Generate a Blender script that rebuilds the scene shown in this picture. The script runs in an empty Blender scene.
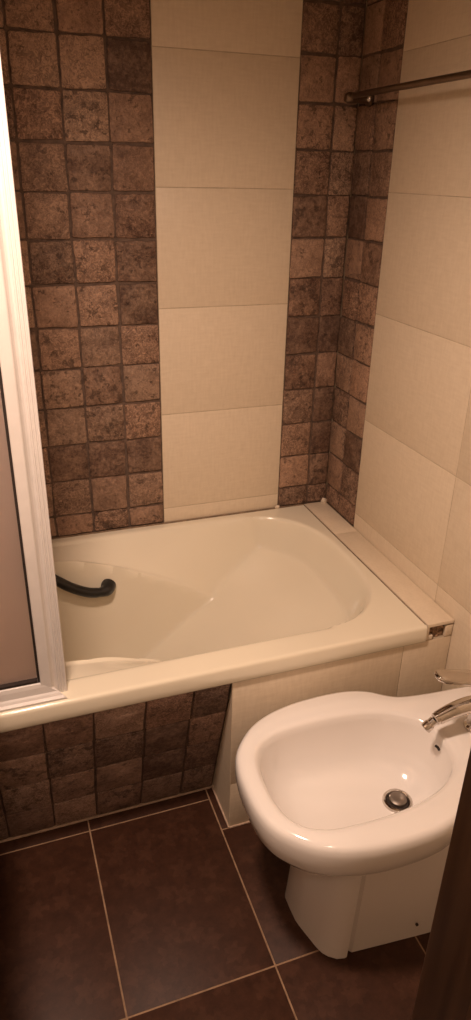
import bpy, bmesh, math, random
from mathutils import Vector, Matrix, Euler

random.seed(11)
sc = bpy.context.scene
col = sc.collection
PI = math.pi

# ------------------------------------------------------------------ camera
cam_d = bpy.data.cameras.new('camera')
cam = bpy.data.objects.new('camera', cam_d)
col.objects.link(cam)
cam.location = (-0.9835, -1.8490, 1.4518)
cam.rotation_mode = 'XYZ'
cam.rotation_euler = (1.12244, -0.02028, -0.33994)
cam_d.sensor_fit = 'VERTICAL'
cam_d.sensor_height = 36.0
cam_d.sensor_width = 36.0 * 471 / 1020
cam_d.lens = 703.63 / 1020 * 36.0
cam_d.clip_start = 0.02
sc.camera = cam

# ------------------------------------------------------------------ world, exposure
w = bpy.data.worlds.new('world')
sc.world = w
w.use_nodes = True
w.node_tree.nodes['Background'].inputs[0].default_value = (1.0, 0.72, 0.52, 1)
w.node_tree.nodes['Background'].inputs[1].default_value = 0.10
sc.view_settings.view_transform = 'Standard'
sc.view_settings.look = 'None'
sc.view_settings.gamma = 1.0
sc.view_settings.use_curve_mapping = False
sc.view_settings.exposure = 0.0
LAMP_COLOR = (1.0, 0.725, 0.565)
LAMP_POWER = 88.0
LAMP_X, LAMP_Y, LAMP_Z = -0.985, -1.10, 2.03
LAMP_CONE, LAMP_SOFT = 168.0, 0.075
HALL_FILL_POWER = 6.0

# ------------------------------------------------------------------ measures
ZR, ZB = 0.4934, 0.4494              # bath rim top, rim underside
YF, YP, YB = -0.7091, -0.7041, -0.5696   # rim front, apron top front, apron foot
XL, XN = -0.0781, -0.5635            # ledge left edge, side of the toe recess
XS1, XS2, YD = -0.5365, -0.168, -0.1925
Z0, PM = 1.7149, 0.105               # mosaic row reference, pitch
ZW, PW = 1.704, 0.2905               # cream tile seams
LEFT, FRONT, CEIL = -1.66, -1.50, 2.42


# ------------------------------------------------------------------ node helpers
def mat(name):
    m = bpy.data.materials.new(name)
    m.use_nodes = True
    nt = m.node_tree
    return m, nt, nt.nodes['Principled BSDF']


def nd(nt, typ, **kw):
    n = nt.nodes.new(typ)
    for k, v in kw.items():
        if k in ('operation', 'blend_type', 'data_type', 'feature', 'attribute_name', 'noise_dimensions', 'wave_type', 'bands_direction', 'attribute_type', 'clamp'):
            setattr(n, k, v)
        else:
            n.inputs[k.replace('_', ' ')].default_value = v
    return n


def coords(nt, scale=(1, 1, 1)):
    g = nt.nodes.new('ShaderNodeTexCoord')
    mp = nt.nodes.new('ShaderNodeMapping')
    mp.inputs['Scale'].default_value = scale
    nt.links.new(g.outputs['Object'], mp.inputs['Vector'])
    return mp.outputs[0]


def noise(nt, vec, scale, detail=4, rough=0.55):
    n = nt.nodes.new('ShaderNodeTexNoise')
    n.inputs['Scale'].default_value = scale
    n.inputs['Detail'].default_value = detail
    n.inputs['Roughness'].default_value = rough
    nt.links.new(vec, n.inputs['Vector'])
    return n.outputs['Fac']


def ramp(nt, fac, stops):
    r = nt.nodes.new('ShaderNodeValToRGB')
    e = r.color_ramp.elements
    while len(e) < len(stops):
        e.new(0.5)
    for i, (p, c) in enumerate(stops):
        e[i].position = p
        e[i].color = (c[0], c[1], c[2], 1)
    nt.links.new(fac, r.inputs['Fac'])
    return r.outputs['Color']


def mixc(nt, fac, a, b, blend='MIX'):
    m = nt.nodes.new('ShaderNodeMix')
    m.data_type = 'RGBA'
    m.blend_type = blend
    for sock, v in ((0, fac), (6, a), (7, b)):
        if hasattr(v, 'links'):
            nt.links.new(v, m.inputs[sock])
        elif sock == 0:
            m.inputs[0].default_value = v
        else:
            m.inputs[sock].default_value = (v[0], v[1], v[2], 1)
    return m.outputs[2]


def mth(nt, op, a, b=None, c=None):
    m = nt.nodes.new('ShaderNodeMath')
    m.operation = op
    for i, v in enumerate((a, b, c)):
        if v is None:
            continue
        if hasattr(v, 'links'):
            nt.links.new(v, m.inputs[i])
        else:
            m.inputs[i].default_value = v
    return m.outputs[0]


def bump(nt, bsdf, height, strength, dist):
    b = nt.nodes.new('ShaderNodeBump')
    b.inputs['Strength'].default_value = strength
    b.inputs['Distance'].default_value = dist
    nt.links.new(height, b.inputs['Height'])
    nt.links.new(b.outputs[0], bsdf.inputs['Normal'])
    return b


def simple(name, color, rough=0.5, metal=0.0, coat=0.0, var=0.06, vscale=30, bumpd=0.0):
    m, nt, b = mat(name)
    v = coords(nt)
    f = noise(nt, v, vscale, 4)
    c0 = tuple(max(0, x * (1 - var)) for x in color)
    c1 = tuple(min(1, x * (1 + var)) for x in color)
    nt.links.new(ramp(nt, f, [(0.3, c0), (0.7, c1)]), b.inputs['Base Color'])
    b.inputs['Roughness'].default_value = rough
    b.inputs['Metallic'].default_value = metal
    b.inputs['Coat Weight'].default_value = coat
    b.inputs['Coat Roughness'].default_value = 0.08
    if bumpd:
        bump(nt, b, f, 0.6, bumpd)
    return m


# ------------------------------------------------------------------ materials
def make_stone(name, dark, light):
    m, nt, b = mat(name)
    v = coords(nt)
    at = nd(nt, 'ShaderNodeAttribute', attribute_name='tile_tone')
    tone = at.outputs['Fac']
    off = nt.nodes.new('ShaderNodeVectorMath')
    off.operation = 'MULTIPLY_ADD'
    nt.links.new(at.outputs['Vector'], off.inputs[0])
    off.inputs[1].default_value = (17.3, 9.1, 5.7)
    nt.links.new(v, off.inputs[2])
    ov = off.outputs[0]
    big = noise(nt, ov, 26, 6, 0.62)
    fine = noise(nt, ov, 110, 5, 0.7)
    vein = noise(nt, ov, 45, 8, 0.75)
    mixf = mth(nt, 'ADD', mth(nt, 'MULTIPLY', tone, 0.50), mth(nt, 'MULTIPLY', mth(nt, 'SUBTRACT', big, 0.5), 1.15))
    mixf = mth(nt, 'ADD', mixf, mth(nt, 'MULTIPLY', mth(nt, 'SUBTRACT', fine, 0.5), 1.2))
    mixf = mth(nt, 'ADD', mixf, 0.1)
    worm = nt.nodes.new('ShaderNodeTexNoise')
    worm.inputs['Scale'].default_value = 75
    worm.inputs['Detail'].default_value = 3
    worm.inputs['Distortion'].default_value = 1.6
    nt.links.new(ov, worm.inputs['Vector'])
    ridge = mth(nt, 'SUBTRACT', 1.0, mth(nt, 'MULTIPLY', mth(nt, 'ABSOLUTE', mth(nt, 'SUBTRACT', worm.outputs['Fac'], 0.5)), 14.0))
    ridge = mth(nt, 'MAXIMUM', ridge, 0.0)
    mixf = mth(nt, 'ADD', mixf, mth(nt, 'MULTIPLY', ridge, mth(nt, 'MULTIPLY', mth(nt, 'FRACT', mth(nt, 'MULTIPLY', tone, 5.7)), 0.75)))
    mid = tuple((a + c) / 2 * 0.92 for a, c in zip(dark, light))
    c = ramp(nt, mixf, [(0.0, dark), (0.45, mid), (1.0, light)])
    # some tiles lean to rust, some to grey
    hue = mth(nt, 'FRACT', mth(nt, 'MULTIPLY', tone, 11.9))
    c = mixc(nt, mth(nt, 'MULTIPLY', hue, 0.30), c, mixc(nt, 1.0, c, (1.12, 0.86, 0.74), 'MULTIPLY'))
    # dark pits and worm-like holes of tumbled travertine, denser on some tiles
    thr = mth(nt, 'ADD', 0.37, mth(nt, 'MULTIPLY', mth(nt, 'FRACT', mth(nt, 'MULTIPLY', tone, 7.3)), 0.07))
    pit = mth(nt, 'MULTIPLY', mth(nt, 'LESS_THAN', vein, thr), 0.6)
    c = mixc(nt, pit, c, tuple(x * 0.55 for x in dark))
    nt.links.new(c, b.inputs['Base Color'])
    b.inputs['Roughness'].default_value = 0.62
    h = mth(nt, 'SUBTRACT', mth(nt, 'ADD', mth(nt, 'MULTIPLY', big, 0.6), mth(nt, 'MULTIPLY', fine, 0.35)), mth(nt, 'MULTIPLY', pit, 0.5))
    bump(nt, b, mth(nt, 'ADD', h, mth(nt, 'MULTIPLY', ridge, 0.15)), 1.0, 0.005)
    return m


M = {}
M['stone'] = make_stone('tumbled_stone', (0.088, 0.045, 0.028), (0.46, 0.300, 0.205))
M['stone_dark'] = make_stone('tumbled_stone_apron', (0.105, 0.060, 0.044), (0.50, 0.34, 0.26))
M['stone_grout'] = simple('mosaic_grout', (0.115, 0.074, 0.053), 0.9, var=0.35, vscale=60, bumpd=0.002)
M['cream_grout'] = simple('cream_grout', (0.50, 0.40, 0.28), 0.85, var=0.2)
M['plaster'] = simple('painted_plaster', (0.70, 0.62, 0.50), 0.85, var=0.03, vscale=8)


def make_cream():
    m, nt, b = mat('cream_linen_tile')
    v = coords(nt)
    at = nd(nt, 'ShaderNodeAttribute', attribute_name='tile_tone')
    # fine woven print, threads both ways along the wall's own axes
    v1 = coords(nt, (160, 160, 26))
    v2 = coords(nt, (26, 26, 160))
    n1 = noise(nt, v1, 1.0, 2)
    n2 = noise(nt, v2, 1.0, 2)
    cloth = mth(nt, 'ADD', mth(nt, 'MULTIPLY', n1, 0.5), mth(nt, 'MULTIPLY', n2, 0.5))
    c = ramp(nt, cloth, [(0.3, (0.660, 0.545, 0.405)), (0.7, (0.750, 0.635, 0.485))])
    c = mixc(nt, mth(nt, 'MULTIPLY', at.outputs['Fac'], 0.10), c, (0.60, 0.49, 0.35))
    nt.links.new(c, b.inputs['Base Color'])
    b.inputs['Roughness'].default_value = 0.42
    bump(nt, b, cloth, 0.15, 0.0008)
    return m


M['cream'] = make_cream()


def make_floor():
    m, nt, b = mat('brown_flower_tile')
    v = coords(nt)
    vo = nt.nodes.new('ShaderNodeTexVoronoi')
    vo.inputs['Scale'].default_value = 15.0
    vo.inputs['Randomness'].default_value = 0.75
    sep0 = nt.nodes.new('ShaderNodeSeparateXYZ')
    nt.links.new(v, sep0.inputs[0])
    flat = nt.nodes.new('ShaderNodeCombineXYZ')
    nt.links.new(sep0.outputs[0], flat.inputs[0])
    nt.links.new(sep0.outputs[1], flat.inputs[1])
    vo.voronoi_dimensions = '2D'
    nt.links.new(flat.outputs[0], vo.inputs['Vector'])
    df = nt.nodes.new('ShaderNodeVectorMath')
    df.operation = 'SUBTRACT'
    nt.links.new(flat.outputs[0], df.inputs[0])
    nt.links.new(vo.outputs['Position'], df.inputs[1])
    sp = nt.nodes.new('ShaderNodeSeparateXYZ')
    nt.links.new(df.outputs[0], sp.inputs[0])
    ang = mth(nt, 'ARCTAN2', sp.outputs[1], sp.outputs[0])
    r = mth(nt, 'SQRT', mth(nt, 'ADD', mth(nt, 'MULTIPLY', sp.outputs[0], sp.outputs[0]), mth(nt, 'MULTIPLY', sp.outputs[1], sp.outputs[1])))
    edge = mth(nt, 'ADD', mth(nt, 'ADD', 0.020, mth(nt, 'MULTIPLY', mth(nt, 'SUBTRACT', noise(nt, v, 90, 3), 0.5), 0.03)), mth(nt, 'MULTIPLY', mth(nt, 'COSINE', mth(nt, 'MULTIPLY', ang, 5.0)), 0.006))
    petal = mth(nt, 'LESS_THAN', r, edge)
    n1 = noise(nt, v, 38, 6, 0.65)
    n2 = noise(nt, v, 140, 4, 0.7)
    f = mth(nt, 'ADD', mth(nt, 'MULTIPLY', n1, 0.8), mth(nt, 'MULTIPLY', n2, 0.3))
    c = ramp(nt, f, [(0.30, (0.026, 0.0090, 0.0042)), (0.78, (0.062, 0.0235, 0.0120))])
    pf = mth(nt, 'MULTIPLY', petal, mth(nt, 'MULTIPLY', n1, 0.22))
    c = mixc(nt, pf, c, (0.145, 0.066, 0.038))
    nt.links.new(c, b.inputs['Base Color'])
    b.inputs['Roughness'].default_value = 0.5
    b.inputs['Specular IOR Level'].default_value = 0.3
    bump(nt, b, mth(nt, 'ADD', f, mth(nt, 'MULTIPLY', petal, 0.15)), 0.25, 0.0015)
    return m


M['floor'] = make_floor()
M['floor_grout'] = simple('floor_grout', (0.28, 0.175, 0.105), 0.9, var=0.25, vscale=50)
M['acrylic'] = simple('ivory_acrylic', (0.78, 0.71, 0.565), 0.16, coat=0.4, var=0.012, vscale=5)
M['ceramic'] = simple('white_ceramic', (0.81, 0.77, 0.735), 0.10, coat=0.6, var=0.01, vscale=5)
M['white_metal'] = simple('white_lacquer', (0.67, 0.63, 0.60), 0.32, coat=0.2, var=0.03, vscale=40)
M['rubber'] = simple('dark_rubber', (0.022, 0.014, 0.011), 0.6)
M['black'] = simple('black_plastic', (0.012, 0.011, 0.010), 0.33)
M['chrome'] = simple('chrome', (0.66, 0.62, 0.58), 0.09, metal=1.0, var=0.03)
M['steel'] = simple('aged_steel', (0.42, 0.36, 0.30), 0.27, metal=1.0, var=0.08)
M['plug'] = simple('worn_plug_metal', (0.24, 0.205, 0.175), 0.45, metal=1.0, var=0.1)
M['joint'] = simple('pale_joint', (0.50, 0.36, 0.26), 0.85, var=0.2, vscale=60)
M['rail'] = simple('dark_rail_metal', (0.20, 0.145, 0.105), 0.34, metal=1.0, var=0.1)
M['dark_hole'] = simple('dark_hole', (0.03, 0.02, 0.016), 0.8)
M['mortar'] = simple('broken_mortar', (0.30, 0.19, 0.115), 0.95, var=0.7, vscale=120, bumpd=0.004)
M['silicone'] = simple('old_silicone', (0.62, 0.52, 0.40), 0.6, var=0.25, vscale=90)
M['grime'] = simple('grimy_joint', (0.20, 0.135, 0.085), 0.9, var=0.4, vscale=80)
M['mirror'] = simple('mirror_glass', (0.9, 0.9, 0.9), 0.02, metal=1.0, var=0.0)


def make_wood():
    m, nt, b = mat('dark_varnished_wood')
    v = coords(nt, (60, 60, 3))
    f = noise(nt, v, 1.0, 5)
    nt.links.new(ramp(nt, f, [(0.3, (0.016, 0.007, 0.003)), (0.7, (0.050, 0.024, 0.011))]), b.inputs['Base Color'])
    b.inputs['Roughness'].default_value = 0.3
    bump(nt, b, f, 0.2, 0.001)
    return m


M['wood'] = make_wood()


def make_pane():
    m, nt, b = mat('frosted_bronze_acrylic')
    v = coords(nt)
    f = noise(nt, v, 320, 2)
    b.inputs['Base Color'].default_value = (0.70, 0.57, 0.50, 1)
    b.inputs['Roughness'].default_value = 0.38
    b.inputs['Transmission Weight'].default_value = 0.7
    b.inputs['IOR'].default_value = 1.18
    bump(nt, b, f, 0.4, 0.001)
    return m


M['pane'] = make_pane()


# ------------------------------------------------------------------ mesh helpers
def obj(name, bm, m, parent=None, smooth=True, angle=40, tone=None):
    me = bpy.data.meshes.new(name)
    bmesh.ops.recalc_face_normals(bm, faces=bm.faces)
    bm.to_mesh(me)
    bm.free()
    for mm in (m if isinstance(m, (list, tuple)) else [m]):
        me.materials.append(mm)
    o = bpy.data.objects.new(name, me)
    col.objects.link(o)
    if parent is not None:
        o.parent = parent
        o.matrix_parent_inverse = Matrix.Translation(-parent.location)
    if smooth:
        for p in me.polygons:
            p.use_smooth = True
        me.set_sharp_from_angle(angle=math.radians(angle))
    return o


def empty(name, loc, label=None, cat=None, kind=None, group=None):
    o = bpy.data.objects.new(name, None)
    o.empty_display_size = 0.05
    o.location = loc
    col.objects.link(o)
    tag(o, label, cat, kind, group)
    return o


def tag(o, label=None, cat=None, kind=None, group=None):
    for k, v in (('label', label), ('category', cat), ('kind', kind), ('group', group)):
        if v:
            o[k] = v
    return o


def box(bm, x0, x1, y0, y1, z0, z1, bev=0.0, mi=0, seg=2):
    r = bmesh.ops.create_cube(bm, size=1.0)
    vs = r['verts']
    for v in vs:
        v.co = Vector(((x0 + x1) / 2 + v.co.x * (x1 - x0), (y0 + y1) / 2 + v.co.y * (y1 - y0), (z0 + z1) / 2 + v.co.z * (z1 - z0)))
    fs = {f for v in vs for f in v.link_faces}
    for f in fs:
        f.material_index = mi
    if bev:
        es = list({e for v in vs for e in v.link_edges})
        bmesh.ops.bevel(bm, geom=es, offset=bev, segments=seg, affect='EDGES', profile=0.5)


def tube(bm, pts, rad, n=16, cap=True, flat=None):
    """sweep a circle along pts; rad is a number or a list; flat = (a, b) squash factors"""
    pts = [Vector(p) for p in pts]
    rads = rad if isinstance(rad, (list, tuple)) else [rad] * len(pts)
    rings = []
    up = Vector((0, 0, 1))
    for i, p in enumerate(pts):
        a = pts[max(i - 1, 0)]
        c = pts[min(i + 1, len(pts) - 1)]
        t = (c - a).normalized()
        u = up if abs(t.dot(up)) < 0.95 else Vector((1, 0, 0))
        s = t.cross(u).normalized()
        n2 = s.cross(t).normalized()
        fa, fb = flat if flat else (1, 1)
        rings.append([bm.verts.new(p + (s * math.cos(2 * PI * k / n) * fa + n2 * math.sin(2 * PI * k / n) * fb) * rads[i]) for k in range(n)])
    for a, b in zip(rings, rings[1:]):
        for k in range(n):
            bm.faces.new((a[k], a[(k + 1) % n], b[(k + 1) % n], b[k]))
    if cap:
        bm.faces.new(rings[0][::-1])
        bm.faces.new(rings[-1])
    return rings


def lathe(bm, prof, center, axis='Z', n=32, mat_rot=None):
    """prof: list of (radius, height)"""
    R = mat_rot if mat_rot is not None else Matrix.Identity(3)
    c = Vector(center)
    rings = []
    for r, h in prof:
        if r < 1e-6:
            rings.append([bm.verts.new(c + R @ Vector((0, 0, h)))])
        else:
            rings.append([bm.verts.new(c + R @ Vector((r * math.cos(2 * PI * k / n), r * math.sin(2 * PI * k / n), h))) for k in range(n)])
    for a, b in zip(rings, rings[1:]):
        for k in range(n):
            if len(a) == 1 and len(b) == 1:
                continue
            if len(a) == 1:
                bm.faces.new((a[0], b[k], b[(k + 1) % n]))
            elif len(b) == 1:
                bm.faces.new((a[k], a[(k + 1) % n], b[0]))
            else:
                bm.faces.new((a[k], a[(k + 1) % n], b[(k + 1) % n], b[k]))


def loft(bm, rings, cap_first=False, cap_last=False):
    vr = [[bm.verts.new(p) for p in r] for r in rings]
    n = len(vr[0])
    for a, b in zip(vr, vr[1:]):
        for k in range(n):
            bm.faces.new((a[k], a[(k + 1) % n], b[(k + 1) % n], b[k]))
    if cap_first:
        bm.faces.new(vr[0][::-1])
    if cap_last:
        bm.faces.new(vr[-1])
    return vr


def spline(pts, n):
    """Catmull-Rom through 2D/3D points, open"""
    P = [Vector(p) for p in pts]
    P = [P[0] * 2 - P[1]] + P + [P[-1] * 2 - P[-2]]
    out = []
    segs = len(P) - 3
    for i in range(n):
        t = i / (n - 1) * segs
        k = min(int(t), segs - 1)
        t -= k
        a, b, c, d = P[k:k + 4]
        out.append(0.5 * ((2 * b) + (c - a) * t + (2 * a - 5 * b + 4 * c - d) * t * t + (3 * b - a - 3 * c + d) * t ** 3))
    return out


def tiles(name, rects, mapf, m_tile, m_grout, parent, gap=0.002, thick=0.006, bev=0.0008, jit=0.0, back=None, seed=1, label=None):
    """A sheet of tiles: rects are (u0,u1,v0,v1) cells, mapf(u,v,h) -> world; the grout bed lies under them."""
    rnd = random.Random(seed)
    bm = bmesh.new()
    lay = bm.faces.layers.float.new('tile_tone')
    for (u0, u1, v0, v1) in rects:
        tone = rnd.random()
        a, b, c, d = u0 + gap / 2, u1 - gap / 2, v0 + gap / 2, v1 - gap / 2
        if b - a < 0.004 or d - c < 0.004:
            continue
        j = lambda: rnd.uniform(-jit, jit)
        outline = []
        if jit:
            cor = [(a + j(), c + j()), (b + j(), c + j()), (b + j(), d + j()), (a + j(), d + j())]
            ns = 5
            cut = 0.0028
            for i in range(4):
                p, q = cor[i], cor[(i + 1) % 4]
                L = math.hypot(q[0] - p[0], q[1] - p[1])
                ca = min(cut / L, 0.3)
                nx, ny = -(q[1] - p[1]) / L, (q[0] - p[0]) / L
                for s in range(ns):
                    t = ca + (1 - 2 * ca) * s / (ns - 1)
                    e = rnd.uniform(-jit, jit) * 0.45
                    outline.append((p[0] + (q[0] - p[0]) * t + nx * e, p[1] + (q[1] - p[1]) * t + ny * e))
        else:
            outline = [(a, c), (b, c), (b, d), (a, d)]
        mu, mv = (a + b) / 2, (c + d) / 2

        def ring(inset, h):
            out = []
            for (u, v) in outline:
                L = math.hypot(u - mu, v - mv)
                su = (abs(u - mu) - inset * 0.8 if jit else abs(u - mu) - inset)
                sv = (abs(v - mv) - inset * 0.8 if jit else abs(v - mv) - inset)
                out.append(bm.verts.new(mapf(mu + math.copysign(max(su, 0), u - mu), mv + math.copysign(max(sv, 0), v - mv), h)))
            return out
        tilt = rnd.uniform(-1, 1) * jit * 0.4
        rs = [ring(0, 0.0), ring(0, thick - bev + tilt), ring(bev * 0.3, thick - bev * 0.3 + tilt), ring(bev, thick + tilt)]
        n = len(outline)
        for r0, r1 in zip(rs, rs[1:]):
            for k in range(n):
                f = bm.faces.new((r0[k], r0[(k + 1) % n], r1[(k + 1) % n], r1[k]))
                f[lay] = tone
        f = bm.faces.new(rs[-1])
        f[lay] = tone
    for (u0, u1, v0, v1) in (back or []):
        h1 = thick * 0.55 if jit else thick - 0.0007
        q = [bm.verts.new(mapf(u, v, h)) for h in (0.0, h1) for (u, v) in ((u0, v0), (u1, v0), (u1, v1), (u0, v1))]
        for idx in ((4, 5, 6, 7), (0, 1, 5, 4), (1, 2, 6, 5), (2, 3, 7, 6), (3, 0, 4, 7)):
            f = bm.faces.new([q[i] for i in idx])
            f.material_index = 1
    o = obj(name, bm, [m_tile, m_grout], parent, smooth=True, angle=35)
    if label:
        o['label'] = label
    return o


def grid_cells(us, vs):
    return [(u0, u1, v0, v1) for u0, u1 in zip(us, us[1:]) for v0, v1 in zip(vs, vs[1:])]


# ================================================================== THE ROOM
T = 0.008   # tiles stand this far in front of the wall cores
# ---- floor
bm = bmesh.new()
box(bm, LEFT - 0.1, 0.1, -2.9, 0.1, -0.08, -0.008)
floor = tag(obj('floor', bm, M['floor_grout']), 'dark brown floor tiled with faint flower print', 'floor', 'structure')
FX = [-0.8882 - 0.3047 * k for k in (3, 2, 1, 0)]
FXall = [-1.66, -1.4976, -1.1929, -0.8882]
cells = []
ys_left = [-2.85, -2.378, -1.935, -1.4924, -1.0494, -0.6059, YB]
cells += grid_cells([-1.66, -1.4976, -1.1929, -0.8882, -0.5835], ys_left)
cells += [(-0.5835, XN, YP, YB)]
cells += grid_cells([-0.5835, -0.279, 0.0], [-2.85, -2.378, -1.935, -1.4924, -1.0494, YP])
tiles('floor_tiling', cells, lambda u, v, h: Vector((u, v, h - 0.008)), M['floor'], M['floor_grout'], floor,
      gap=0.0034, thick=0.008, bev=0.0008, seed=5, back=[(-1.66, 0, -2.85, YB)])

# ---- ceiling
bm = bmesh.new()
box(bm, LEFT - 0.1, 0.1, -2.9, 0.1, CEIL, CEIL + 0.08)
tag(obj('ceiling', bm, M['plaster']), 'plain pale ceiling above the bathroom', 'ceiling', 'structure')

# ---- back wall
bm = bmesh.new()
box(bm, LEFT - 0.1, 0.1, T, 0.1, -0.02, CEIL)
wb = tag(obj('wall_back', bm, M['cream_grout']), 'back wall above the bath with brown mosaic and a cream strip', 'wall', 'structure')
mb = lambda u, v, h: Vector((u, T - h, v))
zrows = [Z0 - PM * k for k in range(11, -8, -1)]
zrows = [z for z in zrows if z < CEIL]
zrows = [ZR + 0.003] + zrows + [CEIL]
us = [XS1 - PM * k for k in range(11, -1, -1)]
us = [LEFT] + [u for u in us if u > LEFT + 0.01]
tiles('mosaic_tiling', grid_cells(us, zrows), mb, M['stone'], M['stone_grout'], wb, gap=0.0056, thick=T + 0.002, bev=0.0025,
      jit=0.0022, seed=3, back=[(LEFT, XS1, ZR, CEIL)], label='brown tumbled stone mosaic left of the cream strip')
tiles('mosaic_tiling', grid_cells([XS2, -0.068, 0.0005], zrows), mb, M['stone'], M['stone_grout'], wb, gap=0.0052, thick=T + 0.002, bev=0.0025,
      jit=0.0022, seed=14, back=[(XS2, 0.0, ZR, CEIL)], label='narrow brown mosaic band on the back wall by the corner')
zs = [ZR + 0.002] + [ZW - PW * i for i in range(4, -4, -1)]
zs = [z for z in zs if z < CEIL - 0.02] + [CEIL]
tiles('cream_tiling', grid_cells([XS1, XS2], zs), mb, M['cream'], M['cream_grout'], wb, gap=0.0022, thick=T, bev=0.0008, seed=8,
      back=[(XS1, XS2, ZR, CEIL)], label='tall cream tile strip between the two mosaics')

# ---- right wall
bm = bmesh.new()
box(bm, T, 0.1, -2.9, T, -0.02, CEIL)
wr = tag(obj('wall_right', bm, M['cream_grout']), 'right wall in cream tiles with a mosaic band at the corner', 'wall', 'structure')
mr = lambda u, v, h: Vector((T - h, u, v))
tiles('mosaic_tiling', grid_cells([YD, -0.0935, -0.0005], zrows), mr, M['stone'], M['stone_grout'], wr, gap=0.0052, thick=T + 0.002, bev=0.0025,
      jit=0.0022, seed=21, back=[(YD, 0.0, ZR, CEIL)], label='brown mosaic band on the right wall by the corner')
zs2 = [0.0] + [ZW - PW * i for i in range(5, -4, -1)]
zs2 = [z for z in zs2 if z < CEIL - 0.02] + [CEIL]
tiles('cream_tiling', grid_cells([-2.85, -2.34, -1.91, -1.4797, -1.0502, -0.6206, YD], zs2), mr, M['cream'], M['cream_grout'], wr,
      gap=0.0018, thick=T, bev=0.0008, seed=9, back=[(-2.85, YD, 0, CEIL)], label='cream linen print tiles')

# ---- left wall and the wall with the doorway (both outside the frame but for the door jamb)
bm = bmesh.new()
box(bm, LEFT - 0.1, LEFT - T, -2.9, 0.1, -0.02, CEIL)
wl = tag(obj('wall_left', bm, M['cream_grout']), 'left wall in cream tiles behind the washbasin', 'wall', 'structure')
tiles('cream_tiling', grid_cells([-2.85, -2.34, -1.91, -1.48, -1.05, -0.62, -0.19, 0.0], zs2), lambda u, v, h: Vector((LEFT - T + h, u, v)), M['cream'], M['cream_grout'], wl,
      gap=0.0018, thick=T, bev=0.0008, seed=19, back=[(-2.85, 0, 0, CEIL)])
JX = -0.644
bm = bmesh.new()
box(bm, JX + 0.02, -0.0005, FRONT - 0.12, FRONT, 0.0005, CEIL)
box(bm, LEFT + 0.0005, -1.40, FRONT - 0.12, FRONT, 0.0005, CEIL)
box(bm, -1.40, JX + 0.02, FRONT - 0.12, FRONT, 2.08, CEIL)
tag(obj('wall_front', bm, M['plaster']), 'wall around the doorway beside the bidet', 'wall', 'structure')
bm = bmesh.new()
box(bm, LEFT - 0.1, 0.1, -2.98, -2.9, -0.02, CEIL)
tag(obj('wall_hall', bm, M['plaster']), 'hall wall opposite the bathroom doorway', 'wall', 'structure')

dj = empty('door_1', (JX, FRONT, 0), 'dark varnished wooden door jamb at the right edge of the picture', 'door frame', 'structure')
bm = bmesh.new()
box(bm, JX, JX + 0.0195, FRONT - 0.125, FRONT, 0.001, 2.06, 0.002)
box(bm, JX - 0.012, JX + 0.001, FRONT - 0.125, FRONT - 0.075, 0.001, 2.06, 0.002)
obj('jamb', bm, M['wood'], dj)
bm = bmesh.new()
box(bm, JX + 0.004, JX + 0.085, FRONT - 0.142, FRONT - 0.1255, 0.001, 2.12, 0.004)
obj('casing', bm, M['wood'], dj)
bm = bmesh.new()
box(bm, -1.3995, -1.38, FRONT - 0.125, FRONT, 0.001, 2.06, 0.002)
obj('jamb', bm, M['wood'], dj)
bm = bmesh.new()
box(bm, -1.3995, JX + 0.0195, FRONT - 0.125, FRONT, 2.0605, 2.0795, 0.002)
obj('head', bm, M['wood'], dj)

# ---- tiled apron under the bath: sloping mosaic with a toe recess, then an upright cream part
ap = empty('wall_apron', (-0.8, YB, 0), 'tiled bath front, sloping dark mosaic beside upright cream tiles', 'wall', 'structure')
bm = bmesh.new()
k = (YP - YB) / ZB
# sloping core (a prism with the face set back behind the tiles)
n_s = Vector((0, -ZB, YP - YB)).normalized()      # outward normal of the slope (towards the room, tilted down)
n_s = Vector((0, -ZB, 0)) + Vector((0, 0, YP - YB))
n_s.normalize()


def slope_pt(x, s, h):
    """s runs down the slope from the rim, h lifts off the core"""
    L = math.hypot(ZB, YP - YB)
    z = ZB * (1 - s / L)
    y = YP + (YB - YP) * (s / L)
    p = Vector((x, y, z))
    return p + n_s * (h - 0.010)


LS = math.hypot(ZB, YP - YB)
rp = []
for x in (LEFT + 0.001, XN - 0.0005):
    a = slope_pt(x, 0.006, 0)
    c = slope_pt(x, LS - 0.004, 0)
    rp.append([Vector((x, a.y, ZB - 0.002)), Vector((x, c.y, 0.001)), Vector((x, YB + 0.036, 0.001)), Vector((x, YP + 0.036, ZB - 0.002))])
vr = [[bm.verts.new(p) for p in r] for r in rp]
for i in range(4):
    bm.faces.new((vr[0][i], vr[0][(i + 1) % 4], vr[1][(i + 1) % 4], vr[1][i]))
bm.faces.new(vr[0][::-1])
bm.faces.new(vr[1])
obj('core', bm, M['stone_grout'], ap, smooth=False)
ss = [0.002, 0.117, 0.234, 0.351, LS - 0.003]
xs = [LEFT, -1.605, -1.498, -1.391, -1.284, -1.177, -1.072, -0.967, -0.865, -0.755, -0.651, XN - 0.001]
tiles('mosaic_tiling', grid_cells(xs, ss), slope_pt, M['stone_dark'], M['stone_grout'], ap, gap=0.0045, thick=0.010, bev=0.0025,
      jit=0.0016, seed=33, back=[(LEFT, XN - 0.0005, 0.002, LS - 0.003)], label='dark brown mosaic on the sloping bath front')
bm = bmesh.new()
box(bm, XN + 0.008, -0.0005, YP + 0.008, YP + 0.035, 0.001, ZB - 0.001)
obj('core', bm, M['cream_grout'], ap, smooth=False)
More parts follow.
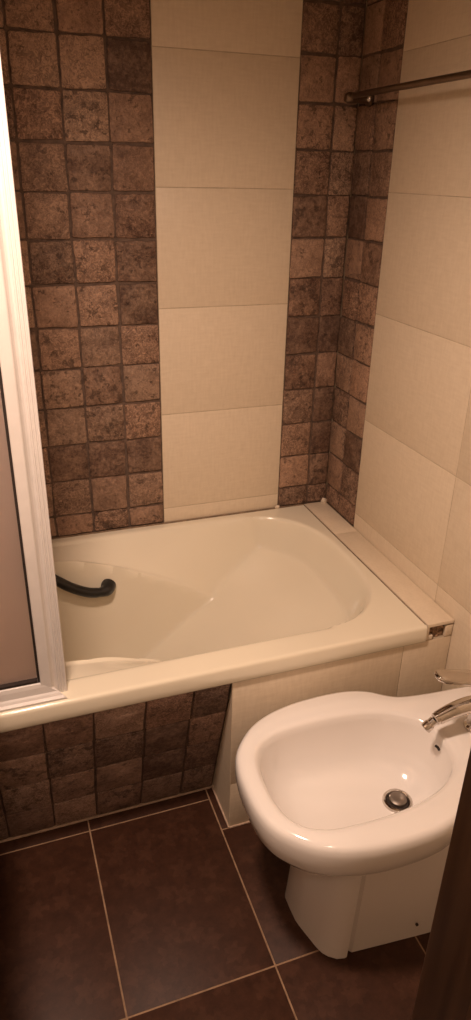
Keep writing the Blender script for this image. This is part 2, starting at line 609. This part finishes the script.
tiles('cream_tiling', [(XN, -0.1335, 0.143, ZB - 0.001), (-0.1335, -0.001, 0.143, ZB - 0.001), (XN, -0.1335, 0.001, 0.143), (-0.1335, -0.001, 0.001, 0.143)],
      lambda u, v, h: Vector((u, YP + 0.008 - h, v)), M['cream'], M['cream_grout'], ap, gap=0.002, thick=0.008, bev=0.0008, seed=4,
      back=[(XN, -0.001, 0.001, ZB - 0.001)], label='upright cream tiles behind the bidet')
# the triangular cheek of the recess
bm = bmesh.new()
tri = [(YP + 0.0005, ZB - 0.003), (YP + 0.0005, 0.001), (YB + 0.004, 0.001)]
for x0, x1, yy, mi in ((XN - 0.0004, XN + 0.0078, 0, 0),):
    a = [bm.verts.new((x0, y, z)) for y, z in tri]
    b2 = [bm.verts.new((x1, y, z)) for y, z in tri]
    bm.faces.new(a)
    bm.faces.new(b2[::-1])
    for i in range(3):
        bm.faces.new((a[i], b2[i], b2[(i + 1) % 3], a[(i + 1) % 3]))
obj('cheek_tile', bm, M['cream'], ap, smooth=False)['label'] = 'triangular cream tile closing the toe recess'
# pale joint along the floor
bm = bmesh.new()
box(bm, LEFT + 0.001, XN, YB - 0.0035, YB + 0.003, -0.002, 0.0045, 0.001)
box(bm, XN - 0.0035, XN + 0.001, YP, YB, -0.002, 0.004, 0.001)
box(bm, XN, -0.002, YP - 0.003, YP + 0.002, -0.002, 0.0035, 0.001)
obj('floor_joint', bm, M['joint'], ap)

# ---- tiled ledge between bath and right wall
lg = empty('trim_1', (XL / 2, YF / 2, 0.40), 'narrow cream tiled ledge between bath and right wall with a broken end', 'ledge', 'structure')
ysm = -0.222
tiles('ledge_tile', [(XL + 0.0015, -0.0015, YF + 0.002, ysm), (XL + 0.0015, -0.0015, ysm, -0.002)], lambda u, v, h: Vector((u, v, ZR - 0.0065 + h)),
      M['cream'], M['cream_grout'], lg, gap=0.002, thick=0.0085, bev=0.0012, seed=2)
bm = bmesh.new()
bx = box(bm, XL + 0.004, -0.001, YP + 0.004, -0.001, ZB, ZR - 0.0066)
bmesh.ops.subdivide_edges(bm, edges=bm.edges[:], cuts=10, use_grid_fill=True)
rr = random.Random(6)
for v in bm.verts:
    if v.co.y < YP + 0.006:
        v.co.y += rr.uniform(0.0, 0.010)
obj('mortar', bm, M['mortar'], lg, smooth=False)['label'] = 'rough brown mortar where the end tile broke off'
bm = bmesh.new()
for (xa, xb, za, zb) in ((XL + 0.0005, XL + 0.010, ZB + 0.0005, ZR - 0.007), (XL + 0.0105, XL + 0.022, ZB + 0.0005, ZB + 0.012), (-0.022, -0.0015, ZB + 0.0005, ZR - 0.012)):
    box(bm, xa, xb, YP - 0.001, YP + 0.0075, za, zb, 0.0015)
obj('tile_shard', bm, M['cream'], lg)


bm = bmesh.new()
rr = random.Random(3)
for cx0, cy0, cz0, rx_, ry_, rz_ in ((-0.010, -0.010, ZR + 0.006, 0.010, 0.008, 0.012), (XS2 - 0.003, -0.005, ZR + 0.005, 0.009, 0.0035, 0.006)):
    r_ = bmesh.ops.create_icosphere(bm, subdivisions=2, radius=1.0)
    for v in r_['verts']:
        k_ = 1 + rr.uniform(-0.15, 0.15)
        v.co = Vector((cx0 + v.co.x * rx_ * k_, cy0 + v.co.y * ry_ * k_, cz0 + v.co.z * rz_ * k_))
obj('old_sealant', bm, M['silicone'], lg)['label'] = 'pale lumps of old sealant'

# ================================================================== BATHTUB
bath = empty('bathtub', (-0.8, -0.35, 0.0), 'built-in ivory acrylic bathtub with sloping backrest under the mosaic wall', 'bathtub')


def smax(a, b, k_):
    h = max(k_ - abs(a - b), 0) / k_
    return max(a, b) + h * h * h * k_ / 6


def smin(a, b, k_):
    return -smax(-a, -b, k_)


YC, HW = -0.336, 0.298


def lerp_tab(x, tab):
    if x <= tab[0][0]:
        return tab[0][1]
    for (x0, y0), (x1, y1) in zip(tab, tab[1:]):
        if x <= x1:
            t = (x - x0) / (x1 - x0)
            t = t * t * (3 - 2 * t) * 0.4 + t * 0.6
            return y0 + (y1 - y0) * t
    return tab[-1][1]


BAND = [(-1.2, 0.14), (-0.87, 0.17), (-0.75, 0.52), (-0.67, 0.94), (-0.55, 1.46), (-0.44, 1.97), (-0.30, 3.0), (-0.2, 4.0)]


_bs = {}


def band_slope(x):
    if x not in _bs:
        _bs[x] = sum(lerp_tab(x + 0.012 * i, BAND) for i in range(-6, 7)) / 13
    return _bs[x]


def bath_z(x, y):
    d = abs(y - YC)
    yy = min(d / HW, 1.0)
    # right end of the opening is a rounded bow
    bow = 0.19 * (1 - (1 - yy ** 2.6) ** (1 / 2.0))
    xe = -0.104 - bow
    t = xe - x                       # distance in from the right end
    zb_ = smax(ZR - 0.003 - 1.8 * t, ZR - 0.075 - 0.33 * t - 0.42 * t * t if t > 0 else ZR - 0.075 - 0.33 * t, 0.010)
    # far left end, steeper
    tl = x + 1.57
    zl = ZR - 1.9 * tl
    # side: armrest band falling away from the rim, then the upright well wall
    e = HW - d                        # distance in from the side edge
    band = ZR - 0.006 - max(e, -0.05) * band_slope(x)
    if e < 0:
        band = ZR - 0.006 - e * 1.5
    lipz = ZR - 0.006 - e * 1.0
    wall = 0.480 - (e - 0.072) * 7.0
    side = smin(band, wall, 0.009)
    flo = 0.075 + 0.004 * math.cos(d * 8)
    side += 0.0075 * math.exp(-((band - wall) / 0.042) ** 2)
    z = smax(side, zb_, 0.034)
    z = smax(z, zl, 0.06)
    z = smax(z, flo, 0.09)
    z = smin(z, ZR, 0.022)
    return min(z, ZR)


bm = bmesh.new()
X0, X1, Y0, Y1 = LEFT + 0.004, XL - 0.0005, YF + 0.010, -0.0025
NX, NY = 360, 230
gridv = []
for i in range(NX + 1):
    x = X0 + (X1 - X0) * i / NX
    rowv = []
    for j in range(NY + 1):
        t = j / NY
        # denser rows at both side walls
        t = t - 0.115 * math.sin(4 * PI * t) / (2 * PI) * 1.0
        y = Y0 + (Y1 - Y0) * t
        rowv.append(bm.verts.new((x, y, bath_z(x, y))))
    gridv.append(rowv)
for i in range(NX):
    for j in range(NY):
        bm.faces.new((gridv[i][j], gridv[i + 1][j], gridv[i + 1][j + 1], gridv[i][j + 1]))
prof = [(YF + 0.006, -0.0004), (YF + 0.003, -0.0018), (YF + 0.001, -0.0046), (YF, -0.009), (YF - 0.001, -0.026), (YF - 0.001, -0.0405), (YF + 0.0005, -0.0435), (YF + 0.003, -0.0437), (YF + 0.05, -0.0437)]
prev = [gridv[i][0] for i in range(NX + 1)]
for (y, dz) in prof:
    cur = [bm.verts.new((X0 + (X1 - X0) * i / NX, y, ZR + dz)) for i in range(NX + 1)]
    for i in range(NX):
        bm.faces.new((prev[i], cur[i], cur[i + 1], prev[i + 1]))
    prev = cur
# right end return of the rim
re = [gridv[NX][j] for j in range(NY + 1)]
low = [bm.verts.new((X1, v.co.y, ZR - 0.02)) for v in re]
for j in range(NY):
    bm.faces.new((re[j], low[j], low[j + 1], re[j + 1]))
obj('shell', bm, M['acrylic'], bath, angle=60)

# old sealant along the walls
bm = bmesh.new()
tube(bm, [(X0, -0.0035, ZR + 0.0008), (-0.9, -0.004, ZR + 0.001), (-0.5, -0.0035, ZR + 0.0008), (XL, -0.0035, ZR + 0.001)], 0.0028, 8)
tube(bm, [(XL - 0.0005, -0.004, ZR + 0.0002), (XL - 0.0005, -0.35, ZR), (XL - 0.0005, YF + 0.01, ZR - 0.001)], 0.0017, 8)
obj('joint_sealant', bm, M['grime'], bath)['label'] = 'grimy brown joint round the rim'

# black grab handle on the inner side
bm = bmesh.new()
hp = spline([(-1.045, -0.094, 0.488), (-1.038, -0.125, 0.499), (-1.01, -0.152, 0.505), (-0.96, -0.156, 0.500), (-0.917, -0.156, 0.477), (-0.875, -0.156, 0.444), (-0.838, -0.156, 0.415),
             (-0.796, -0.155, 0.392), (-0.762, -0.152, 0.384), (-0.742, -0.143, 0.383), (-0.733, -0.122, 0.386)], 48)
rads = [0.0140] * 48
rads[-11:] = [0.0130, 0.0138, 0.0146, 0.0155, 0.0170, 0.0182, 0.019, 0.0200, 0.0205, 0.0210, 0.0215]
rads[:6] = [0.0195, 0.019, 0.018, 0.0165, 0.0155, 0.0145]
tube(bm, hp, rads, 18)
obj('grab_handle', bm, M['black'], bath)['label'] = 'black plastic grab handle'

# waste outlet at the far end of the bath floor
bm = bmesh.new()
lathe(bm, [(0.036, 0.0), (0.036, 0.003), (0.030, 0.005), (0.026, 0.003), (0.024, 0.006), (0, 0.009)], (-1.30, YC, 0.080), n=28)
obj('waste', bm, M['chrome'], bath)

# ================================================================== SHOWER SCREEN
scr = empty('shower_screen', (-0.94, -0.675, ZR), 'white framed shower screen with frosted brown pane standing on the bath rim', 'shower screen')
bm = bmesh.new()
# section of the upright in plan, counter-clockwise from the back left
pl = [(-0.966, -0.655), (-0.966, -0.6845), (-0.9645, -0.686), (-0.9475, -0.686), (-0.9455, -0.6850), (-0.943, -0.681), (-0.940, -0.6775), (-0.936, -0.6755), (-0.9325, -0.6755),
      (-0.9315, -0.6775), (-0.929, -0.6775), (-0.928, -0.6755), (-0.9265, -0.6755), (-0.9255, -0.677), (-0.923, -0.677), (-0.922, -0.675), (-0.9205, -0.675), (-0.9195, -0.6765),
      (-0.9165, -0.6765), (-0.9155, -0.675), (-0.9155, -0.655)]
pl = [(x + 0.005, y) for x, y in pl]
loft(bm, [[Vector((x, y, z)) for x, y in pl] for z in (ZR + 0.0005, 1.90)], True, True)
obj('upright', bm, M['white_metal'], scr, smooth=False)
bm = bmesh.new()
for zlo in (None, 1.862):
    pr_ = [(-0.657, 0.0005), (-0.700, 0.0005), (-0.7005, 0.005), (-0.694, 0.0075), (-0.6915, 0.012), (-0.6885, 0.0155), (-0.687, 0.0300), (-0.6850, 0.0375), (-0.6800, 0.0395), (-0.657, 0.0395)]
    if zlo is None:
        loft(bm, [[Vector((LEFT + 0.002, y, ZR + z)) for y, z in pr_], [Vector((-0.9115 - 0.050 * z / 0.0395 if y < -0.6869 else -0.9615, y, ZR + z)) for y, z in pr_]], True, True)
obj('bottom_rail', bm, M['white_metal'], scr, smooth=False)
bm = bmesh.new()
box(bm, LEFT + 0.002, -0.9615, -0.686, -0.657, 1.862, 1.90, 0.003)
obj('top_rail', bm, M['white_metal'], scr)
bm = bmesh.new()
box(bm, LEFT + 0.002, LEFT + 0.045, -0.686, -0.657, ZR + 0.040, 1.8615, 0.003)
obj('upright', bm, M['white_metal'], scr)
bm = bmesh.new()
box(bm, -0.9655, -0.9613, -0.6825, -0.659, ZR + 0.0398, 1.8615)
box(bm, LEFT + 0.046, -0.9658, -0.6825, -0.659, ZR + 0.0398, ZR + 0.0445)
obj('gasket', bm, M['rubber'], scr, smooth=False)['label'] = 'dark rubber gasket'
bm = bmesh.new()
box(bm, LEFT + 0.046, -0.9658, -0.672, -0.668, ZR + 0.0447, 1.861)
obj('pane', bm, M['pane'], scr, smooth=False)['label'] = 'frosted brown pane'

# ================================================================== TOWEL RAIL
tr = empty('towel_rail', (-0.0005, -0.5, 1.62), 'dark metal towel rail on the right wall over the bath end', 'towel rail')
RZ, RX = 1.624, -0.056
bm = bmesh.new()
tube(bm, [(RX, -0.040, RZ), (RX, -0.043, RZ), (RX, -0.3, RZ + 0.001), (RX, -1.02, RZ + 0.003), (RX, -1.023, RZ + 0.003)], [0.0060, 0.0070, 0.0070, 0.0070, 0.0060], 20)
obj('rail', bm, M['rail'], tr)
RotX = Matrix(((0, 0, -1), (0, 1, 0), (1, 0, 0)))   # local z -> -x
for yb in (-0.068, -0.99):
    bm = bmesh.new()
    lathe(bm, [(0, 0.0005), (0.017, 0.0005), (0.018, 0.003), (0.017, 0.007), (0.011, 0.010), (0.0105, 0.013), (0.0105, 0.040), (0.0115, 0.044), (0.0125, 0.055), (0.0120, 0.064), (0.009, 0.070), (0, 0.072)],
          (-0.0025, yb, RZ - 0.004), n=24, mat_rot=RotX)
    br = obj('bracket', bm, M['rail'], tr)
    bm = bmesh.new()
    lathe(bm, [(0, 0.0085), (0.0045, 0.0075), (0.0075, 0.0040), (0.0080, 0.0), (0.0070, -0.004), (0, -0.006)], (-0.014, yb - 0.013, RZ - 0.005), n=16, mat_rot=Matrix(((1, 0, 0), (0, 0, -1), (0, 1, 0))))
    sw = obj('set_screw', bm, M['chrome'], br)
    sw.matrix_parent_inverse = Matrix.Translation(-tr.location) if False else br.matrix_parent_inverse.copy()
    sw.matrix_parent_inverse = Matrix.Identity(4)
    sw['label'] = 'shiny round set screw'

# ================================================================== BIDET
BC = -0.945
bd = empty('bidet', (-0.35, BC, 0.0), 'white ceramic bidet with chrome tap on the brown floor', 'bidet')
half = [(-0.629, 0.0), (-0.627, 0.045), (-0.617, 0.088), (-0.597, 0.121), (-0.560, 0.157), (-0.510, 0.182), (-0.450, 0.196), (-0.390, 0.201), (-0.330, 0.200), (-0.290, 0.193),
        (-0.256, 0.179), (-0.230, 0.159), (-0.206, 0.145), (-0.175, 0.138), (-0.12, 0.132), (-0.05, 0.128), (-0.02, 0.124), (-0.009, 0.115), (-0.006, 0.09), (-0.006, 0.0)]
ihalf = [(-0.592, 0.0), (-0.590, 0.040), (-0.580, 0.078), (-0.556, 0.110), (-0.514, 0.129), (-0.46, 0.135), (-0.40, 0.136), (-0.34, 0.132), (-0.29, 0.122), (-0.25, 0.107), (-0.215, 0.084),
         (-0.192, 0.058), (-0.180, 0.030), (-0.177, 0.0)]
NP = 160


def closed(h, n):
    pts = [(x, y) for x, y in h] + [(x, -y) for x, y in reversed(h[1:-1])]
    P = [Vector((x, y, 0)) for x, y in pts]
    m_ = len(P)
    dense = []
    for i in range(m_):
        a, b, c, d = P[(i - 1) % m_], P[i], P[(i + 1) % m_], P[(i + 2) % m_]
        for s in range(12):
            t = s / 12
            dense.append(0.5 * ((2 * b) + (c - a) * t + (2 * a - 5 * b + 4 * c - d) * t * t + (3 * b - a - 3 * c + d) * t ** 3))
    return dense


def by_angle(poly, cx, n):
    """sample a star-shaped outline at n even angles about (cx, 0)"""
    out = []
    for k_ in range(n):
        a = 2 * PI * k_ / n
        dx, dy = math.cos(a), math.sin(a)
        best = None
        for p, q in zip(poly, poly[1:] + poly[:1]):
            ex, ey = q.x - p.x, q.y - p.y
            den = dx * ey - dy * ex
            if abs(den) < 1e-12:
                continue
            px, py = p.x - cx, p.y
            t = (px * ey - py * ex) / den
            s = (px * dy - py * dx) / den
            if t > 0 and -1e-6 <= s <= 1 + 1e-6:
                best = t if best is None else max(best, t)
        out.append(Vector((cx + dx * best, dy * best, 0)))
    return out


half = [(x + 0.006 * min(1, max(0, (-0.42 - x) / 0.12)), y) for x, y in half]
ihalf = [(x + 0.006 * min(1, max(0, (-0.42 - x) / 0.12)), y) for x, y in ihalf]
outer = by_angle(closed(half, 0), -0.38, NP)
inner = [p + Vector((0, -0.007, 0)) for p in by_angle(closed(ihalf, 0), -0.38, NP)]


def inset(poly, d):
    n = len(poly)
    out = []
    for i in range(n):
        t = poly[(i + 1) % n] - poly[i - 1]
        t.normalize()
        nrm = Vector((t.y, -t.x, 0))       # outward for counter-clockwise
        out.append(poly[i] - nrm * d)
    return out


def at_z(poly, z):
    return [Vector((p.x, p.y + BC, z)) for p in poly]


def mixp(a, b, t):
    return [p * (1 - t) + q * t for p, q in zip(a, b)]


rings = []
core_pt = lambda p: Vector((min(max(p.x, -0.44), -0.09), 0, 0))
under = inset(outer, 0.075)
for t, z in ((0.75, 0.236), (0.40, 0.246), (0.18, 0.262)):
    rings.append(at_z([p + (core_pt(p) - p) * t for p in under], z))
for d, z in ((0.075, 0.285), (0.050, 0.292), (0.030, 0.300), (0.015, 0.311), (0.006, 0.328), (0.0015, 0.352), (0.0, 0.376), (0.0018, 0.389), (0.006, 0.3962), (0.013, 0.3995)):
    rings.append(at_z(inset(outer, d), z))
o2 = inset(outer, 0.013)
rings.append(at_z(mixp(o2, inner, 0.5), 0.4003))
rings.append(at_z(mixp(o2, inner, 0.85), 0.4005))
rings.append(at_z(inner, 0.3985))
dr = Vector((-0.278, -0.012, 0))
inn2 = inset(inner, 0.006)
rings.append(at_z(inn2, 0.393))
for s, z, sh in ((0.955, 0.376, 0.02), (0.92, 0.345, 0.04), (0.875, 0.314, 0.08), (0.80, 0.289, 0.14), (0.68, 0.274, 0.25), (0.50, 0.2645, 0.45), (0.32, 0.2590, 0.75), (0.20, 0.2565, 0.95), (0.145, 0.2555, 1.0)):
    c = Vector((-0.38, 0, 0)) * (1 - sh) + dr * sh
    rings.append(at_z([c + (p - Vector((-0.38, 0, 0))) * s if s > 0.5 else c + (p - Vector((-0.38, 0, 0))) * s for p in inner], z))
# round the outlet ring
rings[-1] = [Vector((dr.x + 0.029 * math.cos(2 * PI * k_ / NP), BC + dr.y + 0.029 * math.sin(2 * PI * k_ / NP), 0.2552)) for k_ in range(NP)]
rings[-2] = [(a + b) / 2 for a, b in zip(rings[-1], rings[-3])]
for p in rings[-2]:
    p.z = 0.2572
bm = bmesh.new()
loft(bm, rings, True, True)
basin = obj('basin', bm, M['ceramic'], bd, angle=80)

# pedestal: blunt front, chamfered corner, a groove, then the long flank
ph = [(-0.503, 0.0), (-0.5025, 0.030), (-0.500, 0.043), (-0.496, 0.058), (-0.485, 0.098), (-0.479, 0.112), (-0.470, 0.123), (-0.455, 0.1335), (-0.440, 0.1370), (-0.4345, 0.1365), (-0.4325, 0.1260), (-0.4285, 0.1215),
      (-0.4245, 0.1265), (-0.420, 0.1310), (-0.35, 0.1375), (-0.25, 0.146), (-0.12, 0.150), (-0.012, 0.150), (-0.010, 0.148), (-0.010, 0.0)]
far = [(-0.5025, 0.026), (-0.4985, 0.037), (-0.490, 0.048), (-0.470, 0.066), (-0.44, 0.085), (-0.40, 0.102), (-0.34, 0.118), (-0.25, 0.128), (-0.12, 0.132), (-0.012, 0.132)]
full = [Vector((x, y, 0)) for x, y in far[::-1]] + [Vector((x, -y, 0)) for x, y in ph[:-1]]


def ped_ring(z):
    t = z / 0.31
    fl = 0.985 + 0.035 * math.exp(-t * 5) - 0.005 * t - 0.02
    out = []
    for p in full:
        x, y = p.x, p.y
        y = y * fl
        if x < -0.2:
            x = x + (0.012 * t - 0.004 * math.exp(-t * 6)) * min(1.0, (-0.2 - x) / 0.25)
        out.append(Vector((x, y + BC, z)))
    return out


def edge_dist(p):
    return min((Vector((q.x, q.y + BC, 0)) - Vector((p.x, p.y, 0))).length for q in outer)


def ped_top(p):
    return lerp_tab(edge_dist(p), [(0.0, 0.292), (0.05, 0.292), (0.075, 0.284), (0.105, 0.262), (0.15, 0.248), (0.2, 0.242)]) + 0.002


tops = [ped_top(p) for p in ped_ring(0.28)]
bm = bmesh.new()
prs = []
for t in (0.0, 0.02, 0.06, 0.16, 0.3, 0.45, 0.62, 0.78, 0.9, 1.0):
    ring = []
    for i in range(len(full)):
        z = 0.0008 + (tops[i] - 0.0008) * t
        ring.append(ped_ring(z)[i])
    prs.append(ring)
loft(bm, prs, True, False)
obj('pedestal', bm, M['ceramic'], bd, angle=38)

# bolt hole cap in the flank
bm = bmesh.new()
lathe(bm, [(0, 0.0), (0.0030, 0.0), (0.0030, 0.004), (0, 0.004)], (-0.285, BC - 0.1455, 0.047), n=14, mat_rot=Matrix(((1, 0, 0), (0, 0, -1), (0, 1, 0))))
obj('fixing_hole', bm, M['dark_hole'], bd)['label'] = 'small dark fixing hole'

# drain
bm = bmesh.new()
lathe(bm, [(0.0225, 0.000), (0.0235, 0.003), (0.0265, 0.0055), (0.0300, 0.0048), (0.0322, 0.0015), (0.0322, -0.002)], (dr.x, BC + dr.y, 0.2560), n=36)
dn = obj('drain', bm, M['chrome'], bd)
dn['label'] = 'round chrome drain'
bm = bmesh.new()
lathe(bm, [(0.0225, -0.001), (0.0225, 0.0005), (0, 0.0005)], (dr.x, BC + dr.y, 0.2560), n=30)
q = obj('drain_gap', bm, M['dark_hole'], dn)
q.matrix_parent_inverse = Matrix.Identity(4)
bm = bmesh.new()
lathe(bm, [(0.0165, 0.0006), (0.0185, 0.003), (0.0182, 0.0075), (0.0155, 0.0095), (0.008, 0.0112), (0, 0.0116)], (dr.x + 0.0008, BC + dr.y + 0.001, 0.2560), n=30)
q = obj('plug', bm, M['plug'], dn)
q.matrix_parent_inverse = Matrix.Identity(4)

# overflow slot
bm = bmesh.new()
tube(bm, [(-0.193, BC + 0.003, 0.372), (-0.192, BC - 0.003, 0.373), (-0.193, BC - 0.010, 0.3725)], 0.0028, 10)
obj('overflow_hole', bm, M['dark_hole'], bd)['label'] = 'small dark overflow slot'

# tap
TX, TY = -0.098, BC
bm = bmesh.new()
lathe(bm, [(0, 0.3995), (0.0275, 0.3995), (0.0280, 0.402), (0.0265, 0.406), (0.0225, 0.409), (0.0215, 0.412), (0.0215, 0.455), (0.0222, 0.465), (0.0230, 0.484), (0.0225, 0.490), (0.0190, 0.493), (0.0185, 0.497),
           (0.0205, 0.500), (0.0205, 0.512), (0.0175, 0.520), (0.010, 0.524), (0, 0.525)], (TX, TY, 0), n=36)
tap = obj('tap', bm, M['chrome'], bd)
tap['label'] = 'chrome single-lever bidet tap'
bm = bmesh.new()
sp_ = spline([(TX - 0.004, TY, 0.464), (TX - 0.035, TY, 0.468), (TX - 0.070, TY, 0.464), (TX - 0.105, TY, 0.4535)], 20)
rd = [0.0200 - 0.0055 * (i / 19) for i in range(20)]
tube(bm, sp_, rd, 20, flat=(1.0, 0.92))
obj('spout', bm, M['chrome'], tap)
# swivelling nozzle at the tip, tilted down
bm = bmesh.new()
lathe(bm, [(0, -0.008), (0.010, -0.008), (0.0125, -0.006), (0.0125, 0.006), (0.010, 0.008), (0, 0.008)], (TX - 0.106, TY, 0.4535), n=20,
      mat_rot=Vector((0, 0, 1)).rotation_difference(Vector((-0.95, 0, -0.3)).normalized()).to_matrix())
dirn = Vector((-0.80, -0.06, -0.60)).normalized()
Rn = Vector((0, 0, 1)).rotation_difference(dirn).to_matrix()
lathe(bm, [(0, 0.002), (0.0095, 0.002), (0.0095, 0.012), (0.0112, 0.014), (0.0112, 0.026), (0.0102, 0.028), (0.0084, 0.028), (0.0080, 0.024), (0, 0.024)],
      (TX - 0.112, TY, 0.451), n=24, mat_rot=Rn)
obj('nozzle', bm, M['chrome'], tap)
bm = bmesh.new()
lv = [(-0.129, 0.006), (-0.126, 0.0125), (-0.115, 0.0175), (-0.085, 0.0205), (-0.04, 0.0225), (0.0, 0.0235), (0.018, 0.0205), (0.026, 0.010)]
lvf = [(x, y) for x, y in lv] + [(x, -y) for x, y in reversed(lv)]


def lever_ring(sc_, dz):
    return [Vector((TX + (x + 0.04) * sc_ - 0.04, TY + y * sc_, 0.5275 + dz - 0.28 * x)) for x, y in lvf]


loft(bm, [lever_ring(0.90, -0.0045), lever_ring(0.985, -0.003), lever_ring(1.0, 0.0005), lever_ring(0.985, 0.004), lever_ring(0.92, 0.006)], True, True)
obj('lever', bm, M['chrome'], tap, angle=50)

# ================================================================== WASHBASIN SIDE (left of the frame: lamp and an added unseen unit shaped to shade the floor)
vu = empty('shade_vanity_unit', (-1.40, -0.945, 0), 'unseen white washbasin cabinet added at the left wall to shade the floor', 'cabinet')
bm = bmesh.new()
box(bm, LEFT + 0.006, -1.15, -1.13, -0.76, 0.12, 0.72, 0.004)
obj('carcass', bm, M['white_metal'], vu)
for ya, yb in ((-1.127, -0.947), (-0.943, -0.763)):
    bm = bmesh.new()
    box(bm, -1.1495, -1.131, ya, yb, 0.125, 0.715, 0.003)
    d_ = obj('door', bm, M['white_metal'], vu)
    bm = bmesh.new()
    yk = yb - 0.04 if ya < -1.0 else ya + 0.04
    lathe(bm, [(0, 0.0), (0.006, 0.0), (0.006, 0.012), (0.012, 0.018), (0.012, 0.024), (0, 0.027)], (-1.131, yk, 0.60), n=16, mat_rot=Matrix(((0, 0, 1), (0, 1, 0), (-1, 0, 0))))
    q = obj('knob', bm, M['chrome'], d_)
    q.matrix_parent_inverse = Matrix.Identity(4)
for yy in (-1.10, -0.79):
    for xx in (LEFT + 0.04, -1.19):
        bm = bmesh.new()
        lathe(bm, [(0, 0.0008), (0.018, 0.0008), (0.016, 0.03), (0.02, 0.119), (0, 0.119)], (xx, yy, 0), n=16)
        obj('foot', bm, M['chrome'], vu)
bm = bmesh.new()
NB = 64
outl = []
for k_ in range(NB):
    a = 2 * PI * k_ / NB
    ca, sa = math.cos(a), math.sin(a)
    outl.append((math.copysign(abs(ca) ** 0.25, ca), math.copysign(abs(sa) ** 0.25, sa), ca, sa))
cx_, cy_ = (LEFT + 0.006 - 1.025) / 2, -0.945
hx, hy = (-1.042 - LEFT - 0.006) / 2, 0.195
R_ = []
for f, z in ((0.985, 0.722), (1.0, 0.735), (1.0, 0.782), (0.99, 0.79)):
    R_.append([Vector((cx_ + hx * ox * f, cy_ + hy * oy * f, z)) for ox, oy, _, _ in outl])
for f, z in ((0.80, 0.790), (0.76, 0.780), (0.62, 0.70), (0.40, 0.668), (0.06, 0.662)):
    R_.append([Vector((cx_ + 0.02 + hx * 0.92 * ca * f, cy_ + hy * sa * f, z)) for _, _, ca, sa in outl])
loft(bm, R_, True, True)
obj('washbasin', bm, M['ceramic'], vu, angle=50)

# a round pendant lamp over the middle of the room, above the frame
lm = empty('pendant_lamp', (LAMP_X, LAMP_Y, LAMP_Z), 'small round pendant lamp hanging over the bathroom floor', 'lamp')
bm = bmesh.new()
lathe(bm, [(0.012, 0.085), (0.05, 0.075), (0.085, 0.045), (0.098, 0.0), (0.096, 0.0), (0.083, 0.043), (0.049, 0.072), (0.012, 0.081)], (LAMP_X, LAMP_Y, LAMP_Z), n=36)
obj('lamp_shade', bm, M['white_metal'], lm)
bm = bmesh.new()
tube(bm, [(LAMP_X, LAMP_Y, LAMP_Z + 0.08), (LAMP_X, LAMP_Y, CEIL - 0.002)], 0.004, 10)
obj('cord', bm, M['black'], lm)
bm = bmesh.new()
lathe(bm, [(0, 0.020), (0.022, 0.024), (0.032, 0.045), (0.020, 0.068), (0, 0.075)], (LAMP_X, LAMP_Y, LAMP_Z), n=24)
em, ent, eb = mat('lamp_glass')
eb.inputs['Base Color'].default_value = (1, 0.9, 0.75, 1)
eb.inputs['Emission Color'].default_value = (*LAMP_COLOR, 1)
eb.inputs['Emission Strength'].default_value = 8.0
obj('bulb', bm, em, lm)
ld = bpy.data.lights.new('pendant_light', 'SPOT')
ld.spot_size = math.radians(LAMP_CONE)
ld.spot_blend = 1.0
ld.shadow_soft_size = LAMP_SOFT
ld.energy = LAMP_POWER
ld.color = LAMP_COLOR
lo = bpy.data.objects.new('pendant_light', ld)
lo.location = (LAMP_X, LAMP_Y, LAMP_Z - LAMP_SOFT - 0.002)
col.objects.link(lo)

# added soft fill behind the camera, shaped as a hall ceiling lamp
hl = empty('hall_fill_lamp', (-1.0, -2.45, CEIL), 'round flush fill lamp added on the unseen hall ceiling', 'lamp')
bm = bmesh.new()
lathe(bm, [(0, -0.001), (0.15, -0.001), (0.15, -0.02), (0.14, -0.025), (0, -0.025)], (-1.0, -2.45, CEIL), n=40)
obj('base', bm, M['white_metal'], hl)
bm = bmesh.new()
lathe(bm, [(0.135, -0.0255), (0.125, -0.05), (0.08, -0.07), (0, -0.078)], (-1.0, -2.45, CEIL), n=40)
obj('lamp_glass', bm, em, hl)  # glowing cover of the added fill
ld = bpy.data.lights.new('hall_fill_light', 'AREA')
ld.shape = 'DISK'
ld.size = 0.25
ld.energy = HALL_FILL_POWER
ld.color = LAMP_COLOR
lo = bpy.data.objects.new('hall_fill_light', ld)
lo.location = (-1.0, -2.45, CEIL - 0.085)
col.objects.link(lo)
